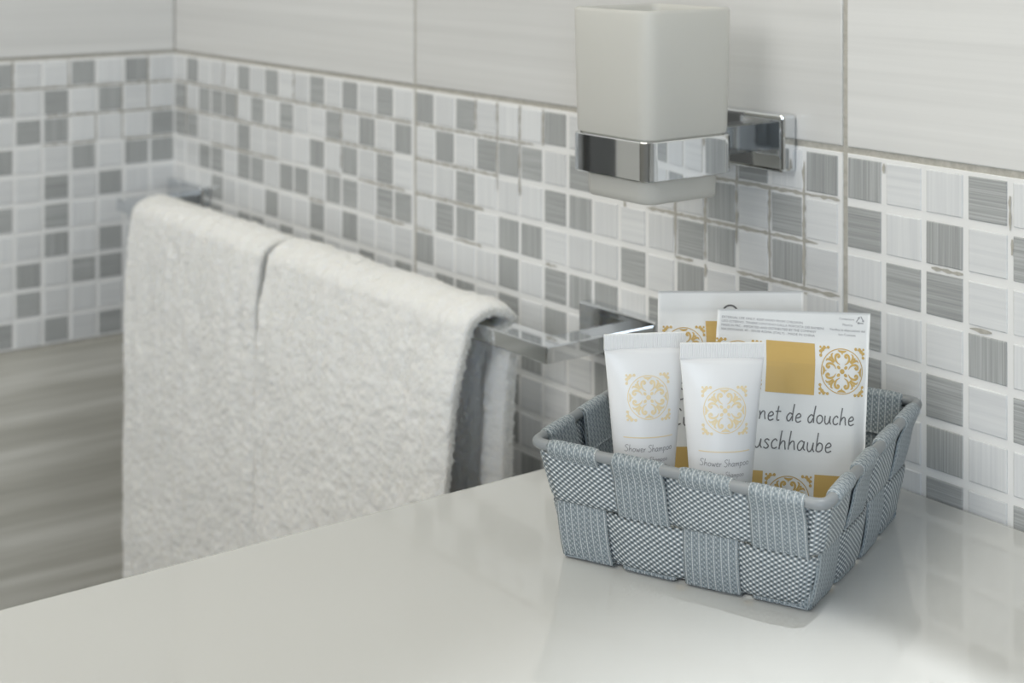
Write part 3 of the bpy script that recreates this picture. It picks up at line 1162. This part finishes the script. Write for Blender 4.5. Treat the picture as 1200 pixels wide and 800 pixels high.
# single-stroke handwriting: strokes in units of the ascender height
G = {
    'a': (.50, [[(.38, .42), (.22, .5), (.05, .30), (.07, .05), (.2, 0), (.33, .18), (.4, .48)], [(.4, .48), (.37, .14), (.47, .01)]]),
    'b': (.48, [[(.1, 1), (.07, .5), (.05, .03)], [(.06, .25), (.2, .46), (.37, .38), (.37, .12), (.2, 0), (.05, .06)]]),
    'c': (.42, [[(.36, .40), (.24, .5), (.07, .30), (.1, .06), (.24, 0), (.38, .09)]]),
    'd': (.50, [[(.37, .38), (.22, .47), (.05, .26), (.1, .03), (.24, .04), (.37, .3)], [(.44, 1), (.39, .5), (.40, .01)]]),
    'e': (.44, [[(.07, .23), (.26, .27), (.36, .38), (.24, .5), (.08, .34), (.09, .07), (.22, 0), (.4, .09)]]),
    'f': (.34, [[(.38, .92), (.28, 1), (.18, .85), (.15, .4), (.13, 0)], [(.02, .48), (.16, .5), (.3, .52)]]),
    'g': (.46, [[(.37, .42), (.2, .5), (.05, .3), (.14, .06), (.35, .25), (.38, .45)], [(.39, .48), (.37, -.1), (.2, -.34), (.04, -.25)]]),
    'h': (.48, [[(.12, 1), (.08, .5), (.05, 0)], [(.07, .22), (.2, .44), (.33, .43), (.36, .2), (.4, .01)]]),
    'i': (.20, [[(.1, .48), (.08, .2), (.1, 0)], [(.11, .66), (.12, .71)]]),
    'l': (.20, [[(.12, 1), (.08, .5), (.09, 0)]]),
    'm': (.68, [[(.05, .48), (.07, .2), (.05, 0)], [(.07, .22), (.18, .45), (.28, .43), (.3, .2), (.3, 0)], [(.31, .22), (.43, .45), (.53, .43), (.55, .2), (.6, .01)]]),
    'n': (.48, [[(.05, .48), (.08, .24), (.06, 0)], [(.08, .22), (.21, .46), (.34, .43), (.36, .2), (.41, .01)]]),
    'o': (.46, [[(.24, .5), (.08, .38), (.06, .14), (.2, 0), (.37, .12), (.39, .36), (.24, .5)]]),
    'p': (.48, [[(.07, .48), (.07, .1), (.04, -.36)], [(.07, .28), (.2, .48), (.38, .36), (.34, .1), (.18, .02), (.07, .1)]]),
    'r': (.36, [[(.06, .48), (.08, .2), (.06, 0)], [(.08, .2), (.18, .42), (.34, .44)]]),
    's': (.38, [[(.33, .43), (.2, .5), (.08, .39), (.2, .27), (.31, .13), (.2, 0), (.04, .06)]]),
    't': (.34, [[(.17, .85), (.13, .4), (.14, .05), (.28, .04)], [(.0, .52), (.15, .54), (.34, .55)]]),
    'u': (.48, [[(.06, .48), (.06, .15), (.16, 0), (.3, .1), (.38, .46)], [(.38, .48), (.37, .15), (.46, 0)]]),
    'v': (.42, [[(.04, .48), (.12, .2), (.18, 0), (.27, .22), (.37, .5)]]),
    'w': (.60, [[(.04, .48), (.1, .15), (.16, .01), (.24, .15), (.3, .38), (.36, .12), (.42, .01), (.5, .2), (.55, .5)]]),
    'x': (.42, [[(.06, .48), (.2, .24), (.37, 0)], [(.36, .5), (.2, .24), (.03, 0)]]),
    'S': (.56, [[(.5, .86), (.36, .98), (.14, .86), (.14, .66), (.34, .5), (.46, .3), (.36, .06), (.18, 0), (.03, .1)]]),
    'B': (.58, [[(.12, .98), (.09, .5), (.08, 0)], [(.06, .94), (.3, 1), (.44, .82), (.32, .58), (.12, .52)], [(.14, .52), (.42, .48), (.5, .22), (.3, .02), (.07, 0)]]),
    'D': (.64, [[(.12, .98), (.09, .5), (.08, 0)], [(.04, .94), (.34, .96), (.56, .66), (.5, .2), (.26, 0), (.06, .02)]]),
    'C': (.58, [[(.5, .84), (.36, .96), (.12, .7), (.08, .28), (.24, .02), (.5, .12)]]),
}


def hand_width(txt, h):
    return sum(.30 if c == ' ' else G[c][0] + .03 for c in txt) * h


def handwrite(pr, txt, x, y, h, w, wobble=0.0, seed=1):
    rr = random.Random(seed)
    for c in txt:
        if c == ' ':
            x += .30 * h
            continue
        adv, strokes = G[c]
        dy = rr.uniform(-1, 1) * wobble * h
        for st in strokes:
            pr.stroke([(x + (px + 0.06 * py) * h, y + dy + py * h) for px, py in st], w, sub=4)
        x += (adv + .03) * h
    return x


def small_text(pr, txt, x, y, h, width=None, align='LEFT'):
    cu = bpy.data.curves.new('tmp_text', 'FONT')
    cu.body = txt
    cu.size = 1.0
    cu.resolution_u = 2
    o = bpy.data.objects.new('tmp_text', cu)
    COL.objects.link(o)
    dg = bpy.context.evaluated_depsgraph_get()
    me = bpy.data.meshes.new_from_object(o.evaluated_get(dg))
    vs = [v.co.copy() for v in me.vertices]
    fs = [tuple(p.vertices) for p in me.polygons]
    bpy.data.objects.remove(o)
    bpy.data.curves.remove(cu)
    bpy.data.meshes.remove(me)
    if not vs:
        return
    x1 = max(v.x for v in vs)
    sy = h / 0.72
    sx = sy if width is None else width / x1
    off = {'LEFT': 0, 'CENTER': -x1 * sx / 2, 'RIGHT': -x1 * sx}[align]
    k0 = len(pr.V)
    pr.V += [(x + off + v.x * sx, y + v.y * sy) for v in vs]
    pr.F += [tuple(i + k0 for i in f) for f in fs]


# ------------------------------------------------------------------ shampoo tubes
def cam_ground(px, depth):
    p = CAM + FW * depth + RT * ((px - 600) / 1857.1 * depth)
    return Vector((p.x, p.y, 0))


R0 = 0.0118


def tube_section(z, H, zb):
    t = min(max((z - zb) / (H - 0.0066 - zb), 0), 1)
    a = R0 + (0.0182 - R0) * t ** 1.08
    b = max(R0 * (1 - t ** 1.55) ** 0.72, 0.0007)
    return a, b


def shampoo_tube(label, px, depth, yaw_off, H, lean):
    p = cam_ground(px, depth)
    t = thing('shampoo_tube', label, 'tube', (p.x, p.y, ZC + 0.0031), YAW + yaw_off, 'shampoo tubes in the basket')
    t.rotation_euler = (lean[0], lean[1], YAW + yaw_off)
    zb = 0.017
    n = 56
    rings = []
    zs = [zb - .0012, zb] + [zb + (H - 0.0066 - zb) * i / 26 for i in range(1, 27)]
    for q, z in enumerate(zs):
        a, b = tube_section(z, H, zb)
        if q == 0:
            a, b = a * .93, b * .93
        rings.append([(a * math.cos(2 * math.pi * i / n), b * math.sin(2 * math.pi * i / n), z) for i in range(n)])
    V, F = loft(rings, (True, True))
    build('body', V, F, M['tube_white'], t, smooth=True)
    # crimped end with fine upright ribs
    V, F = [], []
    m_ = 150
    z0, z1 = H - 0.0068, H
    hw = 0.0183
    for s_ in (-1, 1):
        for i in range(m_ + 1):
            x = -hw + 2 * hw * i / m_
            y = s_ * (0.00065 + 0.00007 * math.sin(2 * math.pi * i / 4.0))
            V += [(x, y * 0.8, z0), (x, y, z0 + .0006), (x, y, z1 - 0.0004), (x, y * .6, z1)]
    o = 4 * (m_ + 1)
    for i in range(m_):
        for q in range(3):
            a = 4 * i + q
            F.append((a, a + 4, a + 5, a + 1))
            F.append((o + a, o + a + 1, o + a + 5, o + a + 4))
        F.append((4 * i + 3, 4 * i + 7, o + 4 * i + 7, o + 4 * i + 3))
        F.append((4 * i, o + 4 * i, o + 4 * i + 4, 4 * i + 4))
    for i in (0, m_):
        for q in range(3):
            a = 4 * i + q
            F.append((a, a + 1, o + a + 1, o + a))
    build('crimped_end', V, F, M['tube_white'], t)
    # screw cap on which the tube stands
    rings = []
    for (r_, z) in ((0.0096, 0.0), (0.0102, 0.0006), (0.0102, 0.0150), (0.0096, 0.0158)):
        rings.append([((r_ + (0.00018 if i % 2 else 0)) * math.cos(2 * math.pi * i / 60), (r_ + (0.00018 if i % 2 else 0)) * math.sin(2 * math.pi * i / 60), z) for i in range(60)])
    V, F = loft(rings, (True, True))
    build('cap', V, F, M['tube_white'], t)

    def mp(x, y):
        """x mm from the middle, y mm height"""
        z = y / 1000
        a, b = tube_section(z, H, zb)
        xx = x / 1000
        c = max(0.0, 1 - (xx / a) ** 2)
        return (xx, -b * math.sqrt(c) - 0.00014, z)
    pr = Print()
    zc = 69.0
    ornament(pr, 0.3, zc, 20.2)
    pr.emit('printed_ornament', mp, M['gold_pale'], t)['label'] = 'pale gold scroll medallion'
    pr = Print()
    pr.stroke([(-10.9, 52.3), (-5, 52.3), (0, 52.3), (5, 52.3), (10.9, 52.3)], 0.42, sub=6)
    pr.emit('printed_line', mp, M['gold_pale'], t)
    pr = Print()
    h = 4.1
    wd_ = hand_width('Shower Shampoo', 1.0)
    h = 21.2 / wd_
    handwrite(pr, 'Shower Shampoo', -10.6, 46.4, h, 0.24, 0.02, 3)
    h2 = 15.2 / hand_width('Doccia Shampoo', 1.0)
    handwrite(pr, 'Doccia Shampoo', -7.0, 42.1, h2, 0.17, 0.02, 4)
    h3 = 16.5 / hand_width('Cheveux et Corps', 1.0)
    handwrite(pr, 'Cheveux et Corps', -7.0, 38.2, h3, 0.17, 0.02, 5)
    pr.emit('printed_lettering', mp, M['ink_soft'], t)
    return t


shampoo_tube('white shampoo tube at the left of the pair, farther back in the basket', 755.5, 0.700, math.radians(8), 0.0957, (0, 0))
shampoo_tube('white shampoo tube at the right of the pair, overlapping the other', 843.5, 0.681, math.radians(4), 0.0965, (0, math.radians(0.6)))


# ------------------------------------------------------------------ shower cap sachets
def sachet(label, px_mid, depth_bot, depth_top, yaw_off, roll, W, Hh, top_rise, printer, seed, zbase):
    """flat film bag; local x across, z up from the bottom hem, front towards -y"""
    pb, pt = cam_ground(px_mid, depth_bot), cam_ground(px_mid, depth_top)
    t = thing('shower_cap_sachet', label, 'sachet', (pb.x, pb.y, ZC + zbase), YAW + yaw_off, 'shower cap sachets in the basket')
    lean = math.atan2((pt - pb).length, Hh / 1000)
    t.rotation_mode = 'XYZ'
    rot = Matrix.Rotation(YAW + yaw_off, 4, 'Z') @ Matrix.Rotation(-lean, 4, 'X') @ Matrix.Rotation(roll, 4, 'Y')
    t.rotation_euler = rot.to_euler('XYZ')

    def vtop(u):
        return Hh + top_rise * (u / W)

    def yoff(u, v):
        """how far the front film stands out (mm) at u from the left, v from the bottom"""
        e = min(u, W - u) / 7.0
        eb = v / 9.0
        et = (vtop(u) - 11.0 - v) / 14.0
        f = max(0, min(1, e)) * max(0, min(1, eb)) * max(0, min(1, et))
        f = f * f * (3 - 2 * f)
        puff = 3.0 * f * (0.6 + 0.4 * math.sin(math.pi * u / W))
        wr = 0.55 * fbm(u * .035 + v * 0.012, v * .03, 1.0, seed) + 0.22 * fbm(u * .12 + v * .10, v * .05 - u * .03, 1.0, seed + 3)
        # the fold below the top seal
        cr = -0.35 * math.exp(-((vtop(u) - 9.5 - v) / 0.8) ** 2)
        curl = 0.9 * math.exp(-(u / 9.0) ** 2) * (v / Hh) ** 2
        return puff + wr + cr + curl

    nu, nv = 48, 72
    V, F = [], []
    for s_ in (1, -1):
        for j in range(nv + 1):
            for i in range(nu + 1):
                u = W * i / nu
                v = vtop(u) * j / nv
                f = yoff(u, v)
                edge = 0.06
                if s_ > 0:
                    y = -f - edge
                else:
                    e = min(u, W - u) / 7.0
                    fl = max(0, min(1, e)) * max(0, min(1, v / 9)) * max(0, min(1, (vtop(u) - 11 - v) / 14))
                    wr = 0.55 * fbm(u * .035 + v * 0.012, v * .03, 1.0, seed) + 0.22 * fbm(u * .12 + v * .10, v * .05 - u * .03, 1.0, seed + 3)
                    cr = -0.35 * math.exp(-((vtop(u) - 9.5 - v) / 0.8) ** 2)
                    curl = 0.9 * math.exp(-(u / 9.0) ** 2) * (v / Hh) ** 2
                    y = -(wr + cr + curl) + 1.2 * fl + edge
                V.append(((u - W / 2) / 1000, y / 1000, v / 1000))
    Wn = nu + 1
    o = Wn * (nv + 1)
    for j in range(nv):
        for i in range(nu):
            a = j * Wn + i
            F.append((a, a + 1, a + Wn + 1, a + Wn))
            F.append((o + a, o + a + Wn, o + a + Wn + 1, o + a + 1))
        for i in (0, nu):
            a = j * Wn + i
            F.append((a, a + Wn, o + a + Wn, o + a))
    for j in (0, nv):
        for i in range(nu):
            a = j * Wn + i
            F.append((a, o + a, o + a + 1, a + 1))
    build('pouch', V, F, M['film'], t, smooth=True)

    def mp(u, d):
        """u mm from the left edge, d mm below the print's top datum"""
        v = Hh - d
        return ((u - W / 2) / 1000, (-yoff(u, v) - 0.06 - 0.16) / 1000, v / 1000)

    printer(t, lambda x, y: mp(x, -y))
    return t


def squares(t, mp, rects):
    for (x0, y0, x1, y1) in rects:
        g_ = Print()
        g_.rect(x0, y0, x1, y1, 10)
        g_.emit('gold_square', mp, M['gold'], t)


def medallions(t, mp, spots):
    for (x, y, d) in spots:
        o_ = Print()
        ornament(o_, x, y, d)
        o_.emit('printed_ornament', mp, M['gold'], t)['label'] = 'gold scroll medallion'


def print_front(t, mp):
    ink, sm_ = Print(), Print()
    S = 22.4
    squares(t, mp, [(34.3 - S / 2, -(23.3 + S / 2), 34.3 + S / 2, -(23.3 - S / 2)), (1.8, -91.2, 23.9, -68.6), (47.3, -91.2, 69.6, -68.6)])
    medallions(t, mp, [(58.2, -23.3, 21.8), (10.6, -23.3, 21.8), (35.6, -80.0, 21.8)])
    h1 = 56.5 / hand_width('Bonnet de douche', 1.0)
    handwrite(ink, 'Bonnet de douche', 8.6, -46.6, h1, 0.56, 0.02, 8)
    h2 = 41.5 / hand_width('Duschhaube', 1.0)
    handwrite(ink, 'Duschhaube', 13.6, -58.8, h2, 0.56, 0.02, 9)
    for i, (s_, w_) in enumerate((('EXTERNAL USE ONLY, KEEP AWAY FROM CHILDREN', 37.5), ('USO ESTERNO, TENERE LONTANO DALLA PORTATA DEI BAMBINI', 47.5),
                                  ('MADE IN PRC - IMPORTED AND DISTRIBUTED BY THE COMPANY', 44.0), ('VIA DOGANA 40 - 00100 ROMA (ITALY) - MADE IN CHINA', 43.5))):
        small_text(sm_, s_, 2.0, -(3.9 + i * 1.75), 1.05, w_)
    for s_, w_, x, y in (('Contenitore', 7.0, 60.0, -0.6), ('Plastica', 4.8, 60.5, -3.2), ('Verifica le disposizioni del', 16.5, 60.5, -5.6), ('tuo Comune', 8.0, 60.5, -7.6)):
        small_text(sm_, s_, x, y, 1.05, w_, 'CENTER')
    # recycling triangle of three bent arrows
    cx, cy, r = 66.3, -0.4, 2.3
    P3 = [(cx + r * math.sin(2 * math.pi * i / 3), cy + r * math.cos(2 * math.pi * i / 3)) for i in range(3)]
    for i in range(3):
        a, b = Vector(P3[i]), Vector(P3[(i + 1) % 3])
        sm_.stroke([a.lerp(b, .10), a.lerp(b, .62)], 0.42, sub=1)
        d = (b - a).normalized()
        q = a.lerp(b, .62)
        nn = Vector((-d.y, d.x))
        sm_.poly([tuple(q + nn * .65), tuple(q - nn * .65), tuple(q + d * .95)])
    ink.emit('printed_lettering', mp, M['ink'], t)
    sm_.emit('small_print', mp, M['ink_soft'], t)


def print_back(t, mp):
    ink, sm_ = Print(), Print()
    S = 22.4
    squares(t, mp, [(34.3 - S / 2 - .4, -(25 + S / 2), 34.3 + S / 2, -(25 - S / 2)), (2.0, -94, 23.9, -71.2), (47.3, -94, 67.5, -71.2)])
    medallions(t, mp, [(12.2, -26.0, 20.5), (57.6, -26.0, 20.5), (35.6, -82.6, 21.0)])
    h1 = 40.0 / hand_width('Shower cap', 1.0)
    handwrite(ink, 'Shower cap', 9.0, -49.6, h1, 0.56, 0.02, 11)
    h2 = 58.0 / hand_width('Cuffia per doccia', 1.0)
    handwrite(ink, 'Cuffia per doccia', 6.6, -61.6, h2, 0.56, 0.02, 12)
    # dark round stamp by the top edge, partly behind the front sachet
    cx, cy = 34.5, -10.0
    sm_.ringp(cx, cy, 3.5, 0.9, 32)
    for i in range(5):
        sm_.disc(cx + (i - 2) * 1.1, cy + 1.3, 0.42, 8)
    sm_.rect(cx - 2.6, cy - 0.6, cx + 2.6, cy + .3, 2)
    ink.emit('printed_lettering', mp, M['ink'], t)
    sm_.emit('printed_stamp', mp, M['ink'], t)


sachet('white shower cap sachet in front, lettered in French and German', 918, 0.704, 0.722, math.radians(5), math.radians(5.6), 71.0, 99.0, 3.3, print_front, 2.2, 0.0045)
sachet('white shower cap sachet standing behind the other sachet', 857, 0.742, 0.752, math.radians(2), math.radians(0.8), 69.5, 101.2, 0.4, print_back, 6.4, 0.0045)
